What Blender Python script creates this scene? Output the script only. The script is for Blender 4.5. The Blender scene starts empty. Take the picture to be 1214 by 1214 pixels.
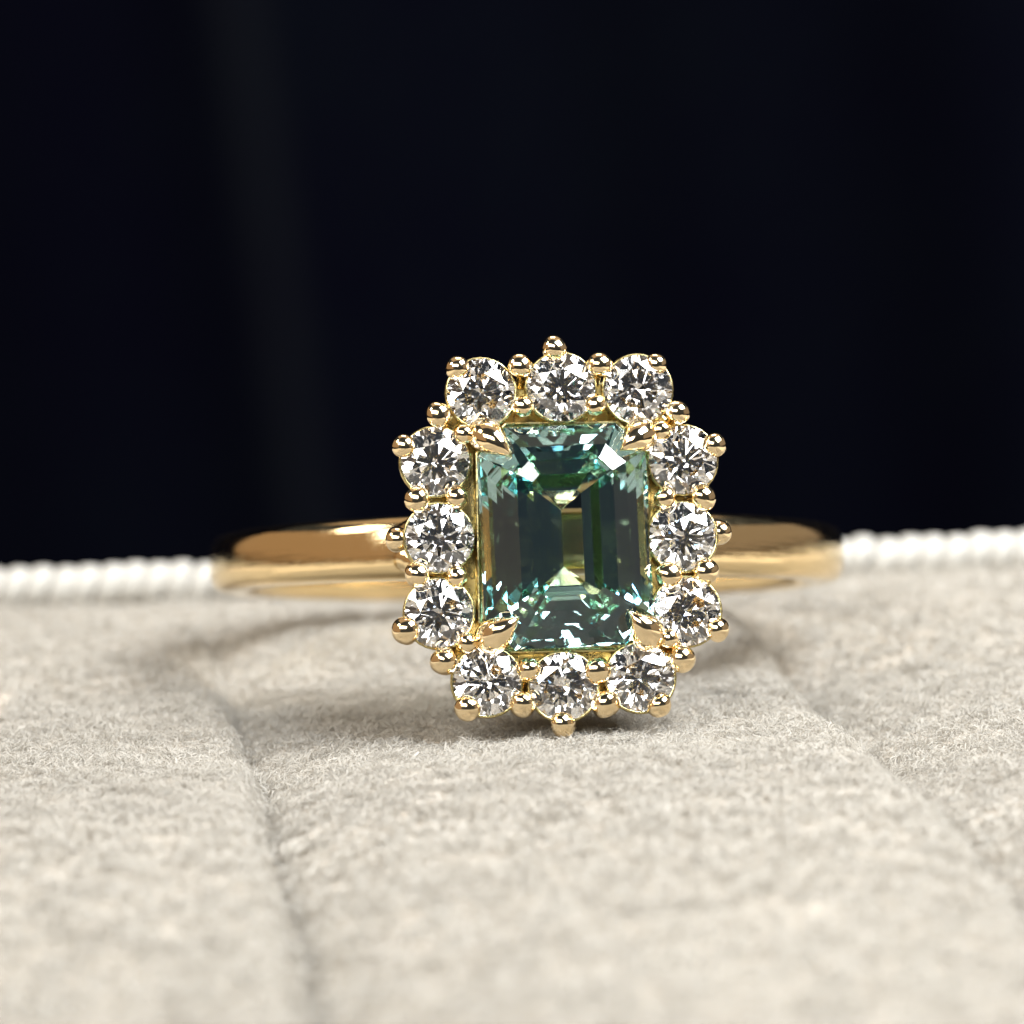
import bpy, bmesh, math, random
import numpy as np
from mathutils import Vector, Matrix, noise

# One Blender unit is one millimetre: the place is a ring standing on its cushion.
rng = np.random.default_rng(7)
random.seed(7)
SC = bpy.context.scene
COL = SC.collection
SC.unit_settings.system = 'METRIC'
SC.unit_settings.scale_length = 0.001
rad = math.radians

# ------------------------------------------------------------------ camera
def camera_axes(pitch, roll):
    f = Vector((0, math.cos(pitch), -math.sin(pitch)))
    r0 = Vector((1, 0, 0)); u0 = Vector((0, math.sin(pitch), math.cos(pitch)))
    u = math.cos(roll) * u0 + math.sin(roll) * r0
    r = math.cos(roll) * r0 - math.sin(roll) * u0
    return r, u, f
cr, cu, cf = camera_axes(rad(8.5), rad(2.08))
CAM_LOC = Vector((-1.346, -108.678, 22.523))
cam_data = bpy.data.cameras.new('camera')
cam = bpy.data.objects.new('camera', cam_data)
COL.objects.link(cam)
M = Matrix.Identity(4)
for i in range(3):
    M[i][0] = cr[i]; M[i][1] = cu[i]; M[i][2] = -cf[i]; M[i][3] = CAM_LOC[i]
cam.matrix_world = M
cam_data.sensor_width = 36
cam_data.lens = 135.37
cam_data.clip_start = 1.0
cam_data.clip_end = 3000
cam_data.dof.use_dof = True
cam_data.dof.focus_distance = 109.6
cam_data.dof.aperture_fstop = 0.064
SC.camera = cam

# ------------------------------------------------------------------ world, lights, exposure
W = bpy.data.worlds.new('World'); SC.world = W; W.use_nodes = True
bg = W.node_tree.nodes['Background']
bg.inputs['Color'].default_value = (0.60, 0.66, 0.74, 1)
bg.inputs['Strength'].default_value = 0.045

def area_light(name, loc, target, sx, sy, power, color):
    d = bpy.data.lights.new(name, 'AREA'); d.shape = 'RECTANGLE'
    d.size = sx; d.size_y = sy; d.energy = power; d.color = color
    o = bpy.data.objects.new(name, d); COL.objects.link(o)
    o.location = loc
    o.rotation_euler = (Vector(target) - Vector(loc)).to_track_quat('-Z', 'Y').to_euler()
    return o
area_light('window_light', (123, -55, 161), (0, 0, 4), 140, 112, 11.8e5, (0.96, 0.98, 1.0))
area_light('blue_glint_light', (68, -81, 176), (0, 0, 4), 30, 50, 0.9e5, (0.35, 0.62, 1.0))  # added blue lamp out of view, gives the stones cool glints
area_light('overhead_light', (0, 85, 200), (0, 5, 0), 90, 70, 0.9e5, (1.0, 0.93, 0.84))
area_light('front_fill_light', (-150, -258, 192), (0, 0, 0), 340, 108, 11.5e5, (0.99, 0.975, 0.94))  # added unseen fill panel in front, brightens the diamonds and the band
area_light('left_lamp', (-150, -20, 130), (0, 0, 0), 44, 50, 0.9e5, (1.0, 0.92, 0.82))
# added dim warm lamps, standing in for bounce from unseen ceiling and walls
area_light('overhead_warm_fill', (0, 110, 290), (0, 60, 0), 420, 260, 1.2e5, (1.0, 0.72, 0.46))
area_light('left_warm_fill', (-215, 5, 62), (0, 5, 30), 400, 140, 0.45e5, (1.0, 0.62, 0.32))
area_light('right_warm_fill', (215, 25, 50), (0, 5, 30), 380, 110, 0.25e5, (1.0, 0.76, 0.55))

SC.view_settings.view_transform = 'Standard'
SC.view_settings.look = 'None'
SC.view_settings.exposure = 0.4
SC.view_settings.gamma = 1.0
SC.render.engine = 'CYCLES'
cy = SC.cycles
cy.max_bounces = 26; cy.transmission_bounces = 24; cy.glossy_bounces = 20
cy.diffuse_bounces = 4; cy.transparent_max_bounces = 8; cy.volume_bounces = 0
cy.caustics_reflective = True; cy.caustics_refractive = True
cy.blur_glossy = 0.3
cy.sample_clamp_indirect = 12.0; cy.sample_clamp_direct = 0
cy.use_denoising = True
cy.use_adaptive_sampling = True; cy.adaptive_threshold = 0.008

# ------------------------------------------------------------------ materials
def new_mat(name):
    m = bpy.data.materials.new(name); m.use_nodes = True
    nt = m.node_tree; nt.nodes.clear()
    out = nt.nodes.new('ShaderNodeOutputMaterial')
    return m, nt, out
def principled(name, color, rough=0.5, metal=0.0, **kw):
    m, nt, out = new_mat(name)
    p = nt.nodes.new('ShaderNodeBsdfPrincipled')
    p.inputs['Base Color'].default_value = (*color, 1)
    p.inputs['Roughness'].default_value = rough
    p.inputs['Metallic'].default_value = metal
    for k, v in kw.items(): p.inputs[k].default_value = v
    nt.links.new(p.outputs[0], out.inputs[0])
    return m, nt, p
def noise_node(nt, scale, detail=4, rough=0.6, coord='Object'):
    tc = nt.nodes.new('ShaderNodeTexCoord')
    n = nt.nodes.new('ShaderNodeTexNoise')
    n.inputs['Scale'].default_value = scale; n.inputs['Detail'].default_value = detail
    n.inputs['Roughness'].default_value = rough
    nt.links.new(tc.outputs[coord], n.inputs['Vector'])
    return n
def ramp_node(nt, fac, stops):
    r = nt.nodes.new('ShaderNodeValToRGB')
    e = r.color_ramp.elements
    e[0].position, e[0].color = stops[0][0], (*stops[0][1], 1)
    e[1].position, e[1].color = stops[-1][0], (*stops[-1][1], 1)
    for p, c in stops[1:-1]:
        x = e.new(p); x.color = (*c, 1)
    nt.links.new(fac, r.inputs[0]); return r
def bump(nt, h, p, strength, dist):
    b = nt.nodes.new('ShaderNodeBump')
    b.inputs['Strength'].default_value = strength; b.inputs['Distance'].default_value = dist
    nt.links.new(h, b.inputs['Height']); nt.links.new(b.outputs[0], p.inputs['Normal'])

def gold(name, color, rough, fine):
    m, nt, p = principled(name, color, rough, 1.0)
    n = noise_node(nt, 2.2, 5, 0.6)
    mr = nt.nodes.new('ShaderNodeMapRange')
    mr.inputs['From Min'].default_value = 0.3; mr.inputs['From Max'].default_value = 0.75
    mr.inputs['To Min'].default_value = rough * 0.7; mr.inputs['To Max'].default_value = rough * 1.5
    nt.links.new(n.outputs['Fac'], mr.inputs['Value'])
    nt.links.new(mr.outputs[0], p.inputs['Roughness'])
    n2 = noise_node(nt, 1.4, 3, 0.5)
    if name == 'polished_gold':                 # fine polishing lines running round the band
        mp = nt.nodes.new('ShaderNodeMapping'); mp.inputs['Scale'].default_value = (0.35, 0.35, 9.0)
        tc = nt.nodes.new('ShaderNodeTexCoord'); nt.links.new(tc.outputs['Object'], mp.inputs['Vector'])
        n2 = nt.nodes.new('ShaderNodeTexNoise'); n2.inputs['Scale'].default_value = 2.0; n2.inputs['Detail'].default_value = 5
        nt.links.new(mp.outputs[0], n2.inputs['Vector'])
    bump(nt, n2.outputs['Fac'], p, fine, 0.06)
    return m
GOLD = gold('polished_gold', (0.94, 0.74, 0.42), 0.10, 0.14)
GOLD_BEAD = gold('bead_gold', (0.95, 0.76, 0.47), 0.10, 0.15)
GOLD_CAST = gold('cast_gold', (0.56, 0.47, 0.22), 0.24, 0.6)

def diamond_mat():
    m, nt, out = new_mat('diamond')
    g = nt.nodes.new('ShaderNodeBsdfGlass')
    g.inputs['Color'].default_value = (1, 1, 1, 1); g.inputs['Roughness'].default_value = 0.0
    g.inputs['IOR'].default_value = 2.42
    nt.links.new(g.outputs[0], out.inputs[0]); return m
DIAMOND = diamond_mat()
def sapphire_mat():
    m, nt, out = new_mat('teal_sapphire')
    g = nt.nodes.new('ShaderNodeBsdfGlass')
    g.inputs['IOR'].default_value = 1.77; g.inputs['Roughness'].default_value = 0.0
    g.inputs['Color'].default_value = (1, 1, 1, 1)
    v = nt.nodes.new('ShaderNodeVolumeAbsorption')
    v.inputs['Color'].default_value = (0.40, 0.74, 0.75, 1)
    v.inputs['Density'].default_value = 0.18
    nt.links.new(g.outputs[0], out.inputs['Surface']); nt.links.new(v.outputs[0], out.inputs['Volume'])
    return m
SAPPHIRE = sapphire_mat()

def velvet_mat(name, c0, c1, scale, transl=0.0):
    m, nt, out = new_mat(name)
    n = noise_node(nt, scale, 6, 0.65)
    r = ramp_node(nt, n.outputs['Fac'], [(0.3, c0), (0.72, c1)])
    d = nt.nodes.new('ShaderNodeBsdfDiffuse'); nt.links.new(r.outputs[0], d.inputs[0])
    last = d.outputs[0]
    if transl:
        t = nt.nodes.new('ShaderNodeBsdfTranslucent'); nt.links.new(r.outputs[0], t.inputs[0])
        mx = nt.nodes.new('ShaderNodeMixShader'); mx.inputs[0].default_value = transl
        nt.links.new(last, mx.inputs[1]); nt.links.new(t.outputs[0], mx.inputs[2]); last = mx.outputs[0]
    s = nt.nodes.new('ShaderNodeBsdfSheen')
    s.inputs['Color'].default_value = (0.9, 0.88, 0.84, 1); s.inputs['Roughness'].default_value = 0.45
    mx = nt.nodes.new('ShaderNodeMixShader'); mx.inputs[0].default_value = 0.12
    nt.links.new(last, mx.inputs[1]); nt.links.new(s.outputs[0], mx.inputs[2])
    nt.links.new(mx.outputs[0], out.inputs[0])
    return m
VELVET = velvet_mat('cream_velvet', (0.375, 0.325, 0.265), (0.425, 0.375, 0.31), 1.3)
PILE = velvet_mat('velvet_fibre', (0.485, 0.45, 0.39), (0.545, 0.512, 0.455), 0.8, 0.35)
CORD, _nt, _p = principled('white_satin_cord', (0.36, 0.34, 0.30), 0.6)
BOX, _nt, _p = principled('box_leatherette', (0.035, 0.03, 0.028), 0.5)
bump(_nt, noise_node(_nt, 2.0).outputs['Fac'], _p, 0.4, 0.2)
TABLE, _nt, _p = principled('dark_table', (0.003, 0.003, 0.004), 0.7, **{'Specular IOR Level': 0.0})
bump(_nt, noise_node(_nt, 0.2).outputs['Fac'], _p, 0.2, 0.4)
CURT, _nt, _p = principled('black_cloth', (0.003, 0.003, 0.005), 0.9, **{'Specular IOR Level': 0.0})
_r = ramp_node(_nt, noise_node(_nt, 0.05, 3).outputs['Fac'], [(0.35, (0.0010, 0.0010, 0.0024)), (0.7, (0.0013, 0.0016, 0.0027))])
# paler streak painted down the cloth in place of light along a fold
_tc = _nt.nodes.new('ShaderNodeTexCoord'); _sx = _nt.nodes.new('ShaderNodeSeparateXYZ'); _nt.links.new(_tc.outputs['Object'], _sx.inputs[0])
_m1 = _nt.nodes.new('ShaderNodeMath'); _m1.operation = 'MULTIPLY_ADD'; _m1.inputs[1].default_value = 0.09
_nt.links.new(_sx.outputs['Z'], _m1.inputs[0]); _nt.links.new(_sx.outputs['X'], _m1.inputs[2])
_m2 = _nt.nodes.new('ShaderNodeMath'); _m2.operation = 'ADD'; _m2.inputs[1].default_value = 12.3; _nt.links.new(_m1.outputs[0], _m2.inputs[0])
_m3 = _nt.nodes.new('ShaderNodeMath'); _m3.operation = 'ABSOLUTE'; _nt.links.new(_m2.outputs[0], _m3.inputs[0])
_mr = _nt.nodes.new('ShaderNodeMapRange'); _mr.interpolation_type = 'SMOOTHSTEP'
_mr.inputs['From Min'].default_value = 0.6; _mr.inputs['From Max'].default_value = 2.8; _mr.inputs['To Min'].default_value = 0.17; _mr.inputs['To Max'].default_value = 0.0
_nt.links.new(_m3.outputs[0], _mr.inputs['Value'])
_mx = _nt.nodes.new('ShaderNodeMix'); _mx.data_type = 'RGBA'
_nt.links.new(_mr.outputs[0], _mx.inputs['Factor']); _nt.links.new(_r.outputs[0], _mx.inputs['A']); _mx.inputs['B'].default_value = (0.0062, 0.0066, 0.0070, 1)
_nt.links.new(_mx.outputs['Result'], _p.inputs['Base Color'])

# ------------------------------------------------------------------ helpers
def mesh_obj(name, verts, faces, mat, parent=None, smooth=False):
    me = bpy.data.meshes.new(name)
    me.from_pydata([tuple(v) for v in verts], [], faces)
    me.update()
    me.materials.append(mat)
    if smooth: me.polygons.foreach_set('use_smooth', [True] * len(me.polygons))
    o = bpy.data.objects.new(name, me); COL.objects.link(o)
    if parent: o.parent = parent
    return o
def fix_normals(o):
    bm = bmesh.new(); bm.from_mesh(o.data)
    bmesh.ops.recalc_face_normals(bm, faces=bm.faces); bm.to_mesh(o.data); bm.free()
def copy_part(o, parent, loc=None, rot=None, scale=None):
    c = o.copy(); COL.objects.link(c); c.parent = parent
    if loc is not None: c.location = loc
    if rot is not None: c.rotation_euler = rot
    if scale is not None: c.scale = scale
    return c
def loft(path, radii, seg=20, squash=None, cap=True):
    """tube of varying radius along a list of points"""
    P = [Vector(p) for p in path]; vs = []; fs = []
    up = Vector((0.13, 0.31, 0.94))
    for i, p in enumerate(P):
        t = (P[min(i + 1, len(P) - 1)] - P[max(i - 1, 0)]).normalized()
        a = up - t * up.dot(t)
        a.normalize(); b = t.cross(a); up = a
        k = squash[i] if squash else 1.0
        for s in range(seg):
            th = 2 * math.pi * s / seg
            vs.append(p + a * math.cos(th) * radii[i] + b * math.sin(th) * radii[i] * k)
    for i in range(len(P) - 1):
        for s in range(seg):
            s2 = (s + 1) % seg
            fs.append((i * seg + s, i * seg + s2, (i + 1) * seg + s2, (i + 1) * seg + s))
    if cap:
        fs.append(tuple(range(seg - 1, -1, -1))); n = (len(P) - 1) * seg
        fs.append(tuple(range(n, n + seg)))
    return vs, fs
def spline(points, n):
    """Catmull-Rom through tuples"""
    A = [points[0]] + list(points) + [points[-1]]
    out = []
    for i in range(1, len(A) - 2):
        p0, p1, p2, p3 = [np.array(a, float) for a in A[i - 1:i + 3]]
        for k in range(n):
            t = k / n
            out.append(0.5 * (2 * p1 + (p2 - p0) * t + (2 * p0 - 5 * p1 + 4 * p2 - p3) * t * t + (3 * p1 - p0 - 3 * p2 + p3) * t ** 3))
    out.append(np.array(points[-1], float))
    return out
def sm(x): return x * x * (3 - 2 * x)

# ------------------------------------------------------------------ cushion surface
LG = np.array([(-12.6, 27.5), (-11.7, 18.7), (-11.2, 15.8), (-10.7, 11.0), (-10.0, 5.7), (-8.8, -3.0), (-7.9, -11.4), (-7.0, -18.6), (-6.3, -24.9), (-5.9, -30.0), (-5.0, -52.0)])[::-1]
RG = np.array([(5.2, 27.5), (6.1, 20.2), (6.7, 14.5), (7.4, 5.0), (8.7, -2.6), (9.4, -9.3), (10.0, -14.7), (10.5, -19.2), (13.0, -52.0)])[::-1]
_tab = rng.random((64, 64))
def vnoise(x, y, s, o=0.0):
    u = x * s + o + 100.0; v = y * s + o * 1.7 + 100.0
    iu = np.floor(u).astype(int); iv = np.floor(v).astype(int)
    fu = sm(u - iu); fv = sm(v - iv)
    a = _tab[iu % 64, iv % 64]; b = _tab[(iu + 1) % 64, iv % 64]
    c = _tab[iu % 64, (iv + 1) % 64]; d = _tab[(iu + 1) % 64, (iv + 1) % 64]
    return (a * (1 - fu) + b * fu) * (1 - fv) + (c * (1 - fu) + d * fu) * fv - 0.5
def height(x, y):
    x = np.asarray(x, float); y = np.asarray(y, float)
    h = -0.22 + 0.35 * vnoise(x, y, 0.09, 3) + 0.12 * vnoise(x, y, 0.35, 9) + 0.05 * vnoise(x, y, 1.1, 21) + 0.04 * vnoise(x, y, 2.9, 5)
    gl = np.interp(y, LG[:, 1], LG[:, 0]) + 0.25 * vnoise(x * 0, y, 0.5, 40)
    gr = np.interp(y, RG[:, 1], RG[:, 0]) + 0.3 * vnoise(x * 0, y, 0.6, 50)
    s = x - gl
    h = h - 0.85 * (1 + 0.9 * np.clip(-y / 12, 0, 1)) * np.clip((23 - y) / 8, 0.12, 1) * np.where(s > 0, np.exp(-np.abs(s) / 1.9), np.exp(-(np.abs(s) / 0.40) ** 1.3))
    s = x - gr
    fade = np.clip((24 - y) / 14, 0.15, 1)
    h = h - 1.4 * fade * np.where(s > 0, np.exp(-np.abs(s) / 2.2), np.exp(-(np.abs(s) / 0.40) ** 1.3))
    h = h - 0.3 * np.clip((y - 21) / 5, 0, 1)
    # the band of the ring sinks into the pile at the back, the head presses lightly in front
    h = h - 0.55 * np.exp(-(((x + 1.7) / 4.5) ** 2 + ((y - 22.4) / 2.5) ** 2))
    h = h + 0.24 * np.exp(-(((x - 0) / 9) ** 2 + ((y + 4.5) / 3.0) ** 2))
    return h

cushion = bpy.data.objects.new('ring_cushion', None); COL.objects.link(cushion)
cushion['label'] = 'cream velvet ring cushion with seams and white twisted cord edge under the gold ring'
cushion['category'] = 'cushion'

X0, X1, Y0, Y1 = -42.0, 42.0, -48.0, 26.8
nx, ny = 337, 260
gx = np.linspace(X0, X1, nx); gy = np.linspace(Y0, Y1, ny)
GX, GY = np.meshgrid(gx, gy)
GZ = height(GX, GY)
edge = np.minimum(np.minimum(GX - X0, X1 - GX), GY - Y0)
GZ = GZ - 2.5 * np.clip(1 - edge / 3.0, 0, 1) ** 2
V = np.stack([GX.ravel(), GY.ravel(), GZ.ravel()], 1)
I = np.arange(nx * ny).reshape(ny, nx)
F = np.stack([I[:-1, :-1].ravel(), I[:-1, 1:].ravel(), I[1:, 1:].ravel(), I[1:, :-1].ravel()], 1).tolist()
Vl = V.tolist()
loop = list(I[0, :]) + list(I[1:, -1]) + list(I[-1, -2::-1]) + list(I[-2:0:-1, 0])
base = len(Vl)
for k in loop: Vl.append([Vl[k][0], Vl[k][1], -9.0])
n = len(loop)
for k in range(n):
    k2 = (k + 1) % n
    F.append([int(loop[k2]), int(loop[k]), base + k, base + k2])
F.append([base + k for k in range(n - 1, -1, -1)])
mesh_obj('velvet_cover', Vl, F, VELVET, cushion, smooth=True)

# pile: short curly fibres, really standing on the cover
def make_pile(count, x0, x1, y0, y1, length, width, seed):
    r = np.random.default_rng(seed)
    x = r.uniform(x0, x1, count); y = r.uniform(y0, y1, count)
    z = height(x, y) - 0.02
    lean = 2 * math.pi * (vnoise(x, y, 0.8, 13) + vnoise(x, y, 2.1, 17)) * 1.6 + r.normal(0, 1.1, count)
    tuft = vnoise(x, y, 1.7, 31) + vnoise(x, y, 4.5, 71)
    L = length * (0.65 + 0.7 * r.random(count)) * (1 + 0.45 * tuft)
    stand = np.clip(0.48 + 0.4 * tuft + r.normal(0, 0.18, count), 0.08, 1.0)
    curl = r.normal(0, 1.3, count)
    pts = []; px, py, pz = x.copy(), y.copy(), z.copy(); a = lean.copy(); el = stand * 1.45
    pts.append((px.copy(), py.copy(), pz.copy()))
    segs = 3
    for k in range(segs):
        st = L / segs
        px = px + np.cos(a) * np.cos(el) * st; py = py + np.sin(a) * np.cos(el) * st; pz = pz + np.sin(el) * st
        a = a + curl * 0.7; el = el - 0.5 - 0.25 * r.random(count)
        pts.append((px.copy(), py.copy(), pz.copy()))
    e_ = 0.05
    sx = np.clip((height(x + e_, y) - height(x - e_, y)) / (2 * e_), -2, 2); sy = np.clip((height(x, y + e_) - height(x, y - e_)) / (2 * e_), -2, 2)
    nn = 1 / np.sqrt(1 + sx ** 2 + sy ** 2)
    rooted = []
    for (qx, qy, qz) in pts:
        dx, dy, dz = qx - x, qy - y, qz - z
        rooted.append((x + dx - dz * sx * nn, y + dy - dz * sy * nn, z + dx * sx + dy * sy + dz * nn))
    pts = rooted
    wdir = r.uniform(0, math.pi, count)
    wx, wy, wz = np.cos(wdir) , np.sin(wdir) * 0.6, np.sin(wdir * 3.1) * 0.5
    w = width * (0.6 + 0.8 * r.random(count))
    rows = []
    prof = [1.0, 1.0, 0.8]
    for k in range(segs):
        X, Y, Z = pts[k]
        for s in (-1, 1):
            rows.append(np.stack([X + s * wx * w * prof[k] / 2, Y + s * wy * w * prof[k] / 2, Z + s * wz * w * prof[k] / 2], 1))
    rows.append(np.stack(pts[segs], 1))
    return np.stack(rows, 1)                                     # count, 7, 3
def build_pile(sets):
    A = np.concatenate(sets, 0); c = A.shape[0]
    verts = A.reshape(-1, 3)
    b = (np.arange(c) * 7)[:, None]
    quads = np.array([[0, 1, 3, 2], [2, 3, 5, 4]])
    tri = np.array([[4, 5, 6]])
    Q = (b[:, :, None] + quads[None]).reshape(-1)
    T = (b[:, :, None] + tri[None]).reshape(-1)
    me = bpy.data.meshes.new('velvet_pile')
    me.vertices.add(len(verts)); me.vertices.foreach_set('co', verts.astype(np.float32).ravel())
    me.loops.add(len(Q) + len(T)); me.loops.foreach_set('vertex_index', np.concatenate([Q, T]).astype(np.int32))
    nq, nt_ = len(Q) // 4, len(T) // 3
    me.polygons.add(nq + nt_)
    me.polygons.foreach_set('loop_start', np.concatenate([np.arange(nq) * 4, len(Q) + np.arange(nt_) * 3]).astype(np.int32))
    me.update(calc_edges=True)
    me.polygons.foreach_set('use_smooth', np.ones(nq + nt_, bool))
    me.materials.append(PILE)
    o = bpy.data.objects.new('velvet_pile', me); COL.objects.link(o); o.parent = cushion
    o['kind'] = 'stuff'
    return o
build_pile([
    make_pile(270000, -17, 16, -9, 9, 0.42, 0.021, 1),
    make_pile(140000, -20, 19, -36, -9, 0.50, 0.045, 2),
    make_pile(80000, -24, 22, 9, 26.5, 0.48, 0.045, 3),
    make_pile(20000, -30, 30, -40, 20, 0.5, 0.05, 4),
])

# twisted cord along the far edge
core_v, core_f = loft([(-42, 27.4, 0.12), (42, 27.4, 0.12)], [0.42, 0.42], 16)
cord = mesh_obj('twisted_cord', core_v, core_f, CORD, cushion, smooth=True)
def strand_mesh():
    vs, fs = [], []; nu, nv = 14, 20
    for i in range(nu + 1):
        t = -1 + 2 * i / nu
        rr = 0.93 * (max(0.0, 1 - abs(t) ** 2.4)) ** 0.5 * 1.0
        rr = 0.80 + 0.20 * rr if abs(t) < 1 else 0.80
        for j in range(nv):
            a = 2 * math.pi * j / nv
            vs.append((t * 0.40 + 0.22 * math.sin(a), math.cos(a) * rr * 0.70, math.sin(a) * rr * 0.82))
    for i in range(nu):
        for j in range(nv):
            j2 = (j + 1) % nv
            fs.append((i * nv + j, i * nv + j2, (i + 1) * nv + j2, (i + 1) * nv + j))
    return vs, fs
sv, sf = strand_mesh()
st0 = mesh_obj('cord_strand', sv, sf, CORD, cord, smooth=True); fix_normals(st0)
xs = np.arange(-26.0, 26.0, 0.84)
for k, x in enumerate(xs):
    o = st0 if k == 0 else copy_part(st0, cord)
    o.location = (x + random.uniform(-.04, .04), 27.4 + random.uniform(-.06, .06), 0.02 + random.uniform(-.05, .05))
    o.rotation_euler = (0, random.uniform(-.07, .07), random.uniform(-.05, .05))

# ------------------------------------------------------------------ surroundings
def box(name, x0, x1, y0, y1, z0, z1, mat, parent=None, bev=0.5):
    bm = bmesh.new(); bmesh.ops.create_cube(bm, size=1)
    for v in bm.verts:
        v.co = Vector(((x0 + x1) / 2 + v.co.x * (x1 - x0), (y0 + y1) / 2 + v.co.y * (y1 - y0), (z0 + z1) / 2 + v.co.z * (z1 - z0)))
    bmesh.ops.bevel(bm, geom=bm.edges[:], offset=bev, segments=3, affect='EDGES', profile=0.7)
    me = bpy.data.meshes.new(name); bm.to_mesh(me); bm.free(); me.materials.append(mat)
    o = bpy.data.objects.new(name, me); COL.objects.link(o)
    if parent: o.parent = parent
    return o
box('cushion_base', -43.5, 43.5, -49.5, 28.0, -14.0, -1.6 - 7.45, BOX, cushion)
tb = mesh_obj('table_top', [(-600, -420, -14.05), (600, -420, -14.05), (600, 600, -14.05), (-600, 600, -14.05)], [(0, 1, 2, 3)], TABLE)
tb['kind'] = 'structure'; tb['label'] = 'dark table surface below the cushion'
# black cloth hanging behind
vs, fs = [], []; nu, nv = 320, 14
for j in range(nv + 1):
    for i in range(nu + 1):
        x = -95 + 190 * i / nu; z = -14 + 84 * j / nv
        xx = x + 0.10 * z
        y = 84 + 1.8 * math.sin(xx * 0.16 + 0.9 * math.sin(xx * 0.041)) + 0.9 * math.sin(xx * 0.37 + 1.1) + 0.02 * z + 6.0 / (1 + math.exp(-(x + 10.8 + 0.09 * z) / 1.1))
        vs.append((x, y, z))
for j in range(nv):
    for i in range(nu):
        a = j * (nu + 1) + i
        fs.append((a, a + 1, a + nu + 2, a + nu + 1))
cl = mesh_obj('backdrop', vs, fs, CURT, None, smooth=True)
cl['kind'] = 'structure'; cl['label'] = 'black cloth backdrop hanging in soft folds behind the ring'

# ------------------------------------------------------------------ the ring
HEAD_Y = -13.0
def rx(a): return Matrix.Rotation(a, 4, 'X')
def ry(a): return Matrix.Rotation(a, 4, 'Y')
def rz(a): return Matrix.Rotation(a, 4, 'Z')
RM = rz(rad(4.2)) @ rx(rad(-12)) @ ry(rad(2))
head_world = Vector((0, 0, 5.5))
ring = bpy.data.objects.new('halo_ring', None); COL.objects.link(ring)
ring.matrix_world = Matrix.Translation(head_world - (RM @ Vector((0, HEAD_Y, 0)))) @ RM
ring['label'] = 'yellow gold halo ring with teal emerald-cut stone and round diamonds lying on cream velvet'
ring['category'] = 'ring'

# shank
def shank():
    vs, fs = [], []; nA, nC = 220, 40
    for i in range(nA):
        a = 2 * math.pi * i / nA                    # 0 = front, under the head
        front = math.exp(-(((a + math.pi) % (2 * math.pi) - math.pi) / 0.75) ** 2)
        wz = 0.90 + 0.10 * front
        ti = 0.72
        for j in range(nC):
            b = 2 * math.pi * j / nC
            c_, s_ = math.cos(b), math.sin(b)
            n = 3.0 if c_ > 0 else 4.0
            rr = math.copysign(abs(c_) ** (2 / n), c_) * ti
            z = math.copysign(abs(s_) ** (2 / n), s_) * wz
            R = 9.38 + rr
            vs.append((R * math.sin(a), -R * math.cos(a), z))
    for i in range(nA):
        for j in range(nC):
            i2, j2 = (i + 1) % nA, (j + 1) % nC
            fs.append((i * nC + j, i2 * nC + j, i2 * nC + j2, i * nC + j2))
    o = mesh_obj('shank', vs, fs, GOLD, ring, smooth=True); fix_normals(o); return o
shank()

DIA = [(-2.19, 4.16), (0.10, 4.30), (2.31, 4.22), (3.57, 2.18), (3.52, -0.03), (3.60, -2.17), (2.24, -4.04), (0.03, -4.27), (-2.16, -4.09), (-3.49, -2.13), (-3.46, 0.03), (-3.54, 2.20)]
OUT = [(-2.86, 4.89, 1.0), (-1.06, 4.93, 1.0), (-0.09, 5.42, 1.05), (1.22, 4.94, 1.0), (2.86, 4.95, .85), (3.44, 3.54, 1.0), (4.48, 2.6, 1.0), (4.13, 1.09, 1.0), (4.16, -1.04, 1.0), (4.46, -2.71, .95), (3.43, -3.52, 1.08), (2.76, -4.83, .98), (1.22, -4.78, 1.08), (-0.02, -5.34, 1.05), (-1.16, -4.76, 1.08), (-2.74, -4.84, 1.0), (-3.37, -3.49, 1.15), (-4.45, -2.61, 1.08), (-4.11, -1.01, 1.0), (-4.08, 1.13, 1.0), (-4.43, 2.66, .95), (-3.44, 3.56, 1.0)]
INN = [(-1.0, 3.74, .85), (1.08, 3.76, .9), (2.96, 3.02, .85), (3.03, 1.08, .9), (3.08, -1.13, 1.0), (3.06, -2.95, .8), (1.0, -3.82, 1.0), (-0.98, -3.76, .95), (-2.72, -2.98, .85), (-2.97, -1.10, .9), (-2.95, 1.18, .85), (-2.72, 2.98, .85)]
SIDE = [(-4.62, 0.02), (4.62, 0.10)]
R_D = 1.0

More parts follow.
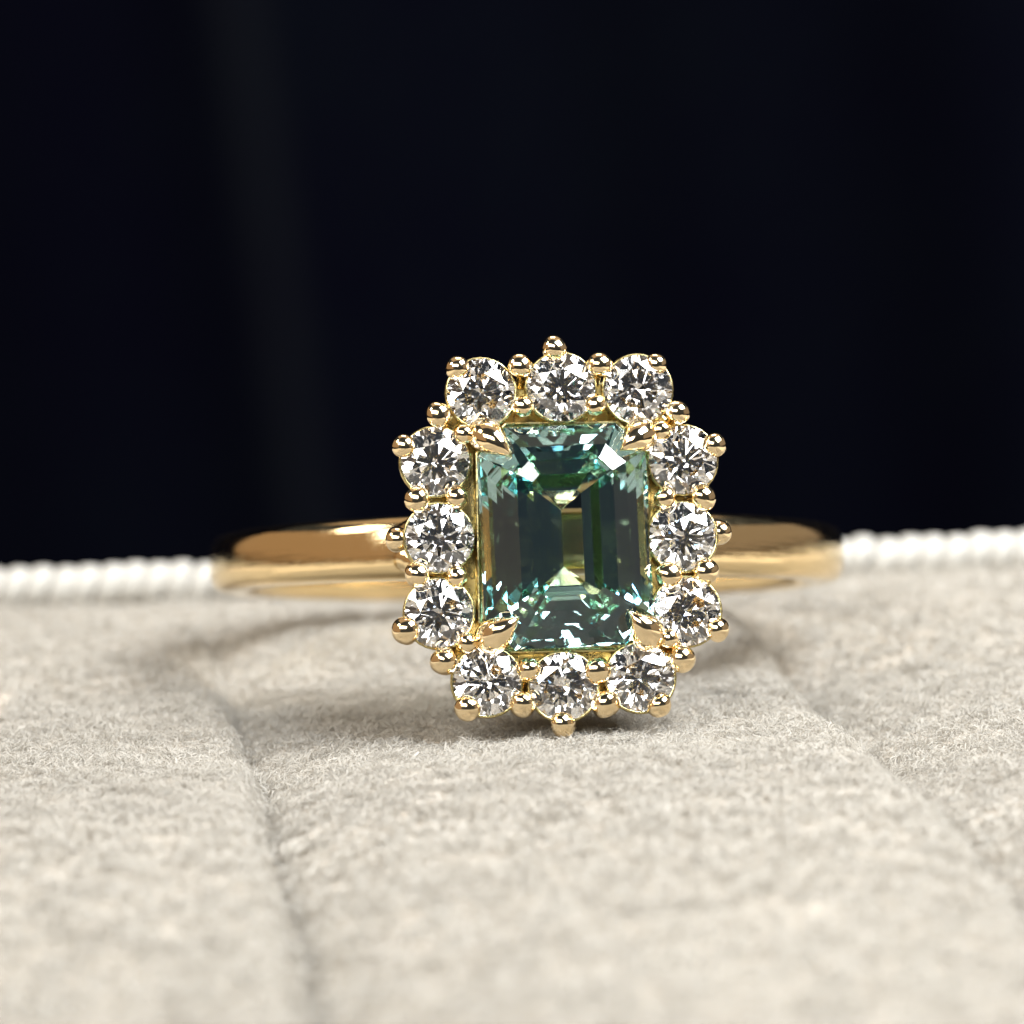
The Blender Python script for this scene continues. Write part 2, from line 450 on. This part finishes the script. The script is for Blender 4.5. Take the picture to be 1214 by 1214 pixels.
# round brilliant, axis along local -Y (table faces the viewer)
def brilliant(rt=0.56, hc=0.30, hp=0.86, g=0.02):
    vs = []; idx = {}
    def add(k, r, a, h):
        idx[k] = len(vs); vs.append((r * math.cos(a), -h, r * math.sin(a)))
    st = math.pi / 4
    for k in range(8):
        add(('t', k), rt, k * st, hc + g)
        p = 0.755; add(('j', k), p, (k + .5) * st, g + hc * (1 - p * math.cos(st / 2)) / (1 - rt))
        q = 0.22; add(('l', k), q, (k + .5) * st, -g - hp * (1 - q * math.cos(st / 2)))
    for k in range(16):
        add(('g', k), 1.0, k * st / 2, g); add(('h', k), 1.0, k * st / 2, -g)
    add('c', 0, 0, -g - hp)
    fs = [tuple(idx[('t', k)] for k in range(8))]
    I_ = lambda *a: tuple(idx[x] for x in a)
    for k in range(8):
        k1 = (k + 1) % 8; km = (k - 1) % 8
        fs.append(I_(('t', k), ('t', k1), ('j', k)))
        fs.append(I_(('t', k), ('j', km), ('g', 2 * k), ('j', k)))
        fs.append(I_(('j', k), ('g', 2 * k), ('g', 2 * k + 1)))
        fs.append(I_(('j', k), ('g', 2 * k + 1), ('g', (2 * k + 2) % 16)))
        fs.append(I_('c', ('l', k), ('h', 2 * k), ('l', km)))
        fs.append(I_(('l', k), ('h', 2 * k), ('h', 2 * k + 1)))
        fs.append(I_(('l', k), ('h', 2 * k + 1), ('h', (2 * k + 2) % 16)))
    for k in range(16):
        fs.append(I_(('g', k), ('g', (k + 1) % 16), ('h', (k + 1) % 16), ('h', k)))
    return vs, fs
cuts = []
for args in ((0.56, 0.30, 0.86), (0.53, 0.33, 0.84), (0.60, 0.27, 0.87)):
    bv, bf = brilliant(*args)
    d0 = mesh_obj('diamond', bv, bf, DIAMOND, ring); fix_normals(d0); cuts.append(d0)
# open cone that carries each diamond
def seat_mesh():
    prof = [(0.965, -0.12), (1.03, -0.10), (1.05, 0.05), (0.95, 0.35), (0.55, 1.0), (0.33, 1.05), (0.33, 0.98), (0.42, 0.90), (0.98, 0.06), (0.965, -0.12)]
    vs, fs = [], []; n = 32
    for r, h in prof[:-1]:
        for j in range(n):
            a = 2 * math.pi * j / n; vs.append((r * math.cos(a), h, r * math.sin(a)))
    m = len(prof) - 1
    for i in range(m):
        i2 = (i + 1) % m
        for j in range(n):
            j2 = (j + 1) % n; fs.append((i * n + j, i * n + j2, i2 * n + j2, i2 * n + j))
    return vs, fs
cv, cfc = seat_mesh()
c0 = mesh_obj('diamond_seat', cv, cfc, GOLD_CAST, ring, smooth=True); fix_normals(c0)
for k, (x, z) in enumerate(DIA):
    o = cuts[k] if k < 3 else copy_part(cuts[random.randrange(3)], ring)
    o.location = (x, HEAD_Y, z)
    o.rotation_euler = Matrix.Identity(3).to_euler()
    mt = rx(rad(random.uniform(-3.8, 3.8))) @ rz(rad(random.uniform(-3.8, 3.8))) @ ry(random.uniform(0, math.pi / 4))
    o.rotation_euler = mt.to_euler(); o.scale = (R_D * random.uniform(.985, 1.015),) * 3
    c = c0 if k == 0 else copy_part(c0, ring)
    c.location = (x, HEAD_Y + 0.10, z)

# bead prongs: domed head on a wire running back into the basket
def bead_mesh(r=0.37, wire=0.17, depth=1.25):
    prof = [(0.0, -r * 0.95)]
    for i in range(1, 9):
        a = i / 9 * math.pi * 0.62
        prof.append((r * math.sin(a), -r * 0.95 * math.cos(a)))
    prof += [(r * 0.86, r * 0.55), (wire * 1.15, r * 1.0), (wire, depth * 0.6), (wire * 0.9, depth)]
    vs, fs = [(0, prof[0][1], 0)], []; n = 24
    for r_, h in prof[1:]:
        for j in range(n):
            a = 2 * math.pi * j / n; vs.append((r_ * math.cos(a), h, r_ * math.sin(a)))
    for j in range(n): fs.append((0, 1 + j, 1 + (j + 1) % n))
    for i in range(len(prof) - 2):
        for j in range(n):
            j2 = (j + 1) % n; b = 1 + i * n
            fs.append((b + j, b + n + j, b + n + j2, b + j2))
    b = 1 + (len(prof) - 2) * n
    fs.append(tuple(b + j for j in range(n)))
    return vs, fs
bv, bf = bead_mesh()
beads = []
for q in range(6):
    vq = []
    for v in bv:
        w = Vector(v); d = noise.noise_vector(w * 2.6 + Vector((q * 7.3, 1.1, 4.2)))
        vq.append(w + Vector((d.x, d.y * 0.25, d.z)) * 0.035)
    o = mesh_obj('bead_prong', vq, bf, GOLD_BEAD, ring, smooth=True); fix_normals(o); beads.append(o)
b0 = beads[0]; count = 0
for (x, z, s) in OUT + INN:
    o = beads[count] if count < 6 else copy_part(beads[random.randrange(6)], ring); count += 1
    inner = (x, z, s) in INN
    o.location = (x, HEAD_Y - (0.10 if inner else 0.08) + random.uniform(-.04, .04), z)
    tilt = 0.0 if inner else 0.38
    l = math.hypot(x, z)
    # outer wires splay inwards towards the shank
    o.rotation_euler = (rx(rad(random.uniform(-4, 4)) - tilt * z / l) @ rz(rad(random.uniform(-4, 4)) + tilt * x / l) @ ry(random.uniform(0, 6))).to_euler()
    o.scale = (s * random.uniform(.92, 1.10), s * random.uniform(.9, 1.0), s * random.uniform(.92, 1.08))
for (x, z) in SIDE:
    o = copy_part(b0, ring, (x, HEAD_Y + 0.35, z), (0, 0, 0.15 * (1 if x > 0 else -1)), (1.0, 1, 1.0))

# centre stone: emerald cut with three crown steps and a stepped pavilion ending in a keel
A_, B_ = 2.36, 3.17
def octa(a, b, c, h):
    return [(a, -h, b - c), (a - c, -h, b), (-a + c, -h, b), (-a, -h, b - c), (-a, -h, -b + c), (-a + c, -h, -b), (a - c, -h, -b), (a, -h, -b + c)]
def emerald_cut():
    kc = 0.586
    lv = [(1.45, 0.98), (1.02, 0.84), (0.62, 0.60), (0.0, 0.06), (0.0, -0.06), (0.38, -0.70), (0.80, -1.23), (1.28, -1.71), (1.80, -2.13)]
    vs, fs = [], []
    C0 = 0.80
    for (ins, h) in lv:
        c = max(C0 - kc * ins * 0.72, 0.10)
        vs += octa(A_ - ins, B_ - ins, c, h)
    m = len(lv)
    fs.append(tuple(range(8)))
    for i in range(m - 1):
        for j in range(8):
            j2 = (j + 1) % 8
            fs.append((i * 8 + j, i * 8 + j2, (i + 1) * 8 + j2, (i + 1) * 8 + j))
    kz = B_ - A_
    hk = -2.49
    kt = len(vs); vs.append((0, -hk, kz)); kb = len(vs); vs.append((0, -hk, -kz))
    b = (m - 1) * 8
    # j: 0 right-top,1 top-right,2 top-left,3 left-top,4 left-bottom,5 bottom-left,6 bottom-right,7 right-bottom
    fs += [(b + 0, b + 1, kt), (b + 1, b + 2, kt), (b + 2, b + 3, kt), (b + 3, b + 4, kb, kt), (b + 4, b + 5, kb), (b + 5, b + 6, kb), (b + 6, b + 7, kb), (b + 7, b + 0, kt, kb)]
    return vs, fs
ev, ef = emerald_cut()
stone = mesh_obj('center_gemstone', ev, ef, SAPPHIRE, ring); fix_normals(stone)
stone.scale = (1.025, 1, 1.0)
stone.location = (0.14, HEAD_Y - 0.10, 0.02); stone.rotation_euler = (0, rad(-1.8), 0)
stone['label'] = 'teal green emerald-cut stone with step facets'

# gallery: wall round the stone, shelf behind the halo, lower rail
def frame(name, prof, mat, a, b, c, off):
    """sweep a closed profile (outset, depth) round the octagon"""
    vs, fs = [], []
    for (o_, h) in prof:
        vs += [(x + off[0], y, z + off[1]) for x, y, z in octa(a + o_, b + o_, c + 0.586 * o_, -h)]
    m = len(prof)
    for i in range(m):
        i2 = (i + 1) % m
        for j in range(8):
            j2 = (j + 1) % 8; fs.append((i * 8 + j, i * 8 + j2, i2 * 8 + j2, i2 * 8 + j))
    ob = mesh_obj(name, vs, fs, mat, ring); fix_normals(ob)
    md = ob.modifiers.new('bevel', 'BEVEL'); md.width = 0.05; md.segments = 2; md.limit_method = 'ANGLE'
    return ob
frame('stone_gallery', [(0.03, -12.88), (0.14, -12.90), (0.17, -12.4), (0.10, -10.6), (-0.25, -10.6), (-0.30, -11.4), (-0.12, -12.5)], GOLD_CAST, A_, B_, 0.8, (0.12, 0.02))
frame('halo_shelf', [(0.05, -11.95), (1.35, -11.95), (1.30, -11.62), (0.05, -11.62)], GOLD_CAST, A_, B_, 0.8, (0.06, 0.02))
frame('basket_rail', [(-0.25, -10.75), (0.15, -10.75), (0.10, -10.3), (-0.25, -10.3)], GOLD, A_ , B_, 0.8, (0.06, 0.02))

# claws
CLAW = [((-2.10, 2.93), (-1.36, 2.22)), ((2.36, 2.90), (1.66, 2.38)), ((-1.98, -2.82), (-1.22, -2.26)), ((2.46, -2.82), (1.86, -2.14))]
for (bx_, bz_), (tx, tz) in CLAW:
    d = Vector((tx - bx_, 0, tz - bz_)); L = d.length * 0.93; d.normalize()
    B = Vector((bx_, 0, bz_)); 
    def P(t, y): return B + d * (t * L) + Vector((0, y, 0))
    key = [(*P(-0.20, -10.5), .36, 1), (*P(-0.15, -11.8), .40, 1), (*P(-0.10, -12.7), .47, 1), (*P(0.02, -13.22), .51, 1), (*P(0.26, -13.52), .45, 1), (*P(0.54, -13.68), .31, 1), (*P(0.80, -13.73), .15, 1), (*P(1.02, -13.68), .02, 1)]
    sp = spline(key, 6)
    vs, fs = loft([p[:3] for p in sp], [float(p[3]) for p in sp], 20)
    o = mesh_obj('claw', vs, fs, GOLD_BEAD, ring, smooth=True); fix_normals(o)
# shoulders carrying the head on the shank
for s in (-1, 1):
    for zz in (-1, 1):
        sp = spline([(s * 4.3, -9.1, zz * 0.25, .45), (s * 3.3, -10.1, zz * 0.9, .42), (s * 2.8, -10.9, zz * 1.9, .36), (s * 2.75, -11.8, zz * 2.4, .32)], 5)
        vs, fs = loft([p[:3] for p in sp], [float(p[3]) for p in sp], 14)
        o = mesh_obj('shoulder', vs, fs, GOLD, ring, smooth=True); fix_normals(o)
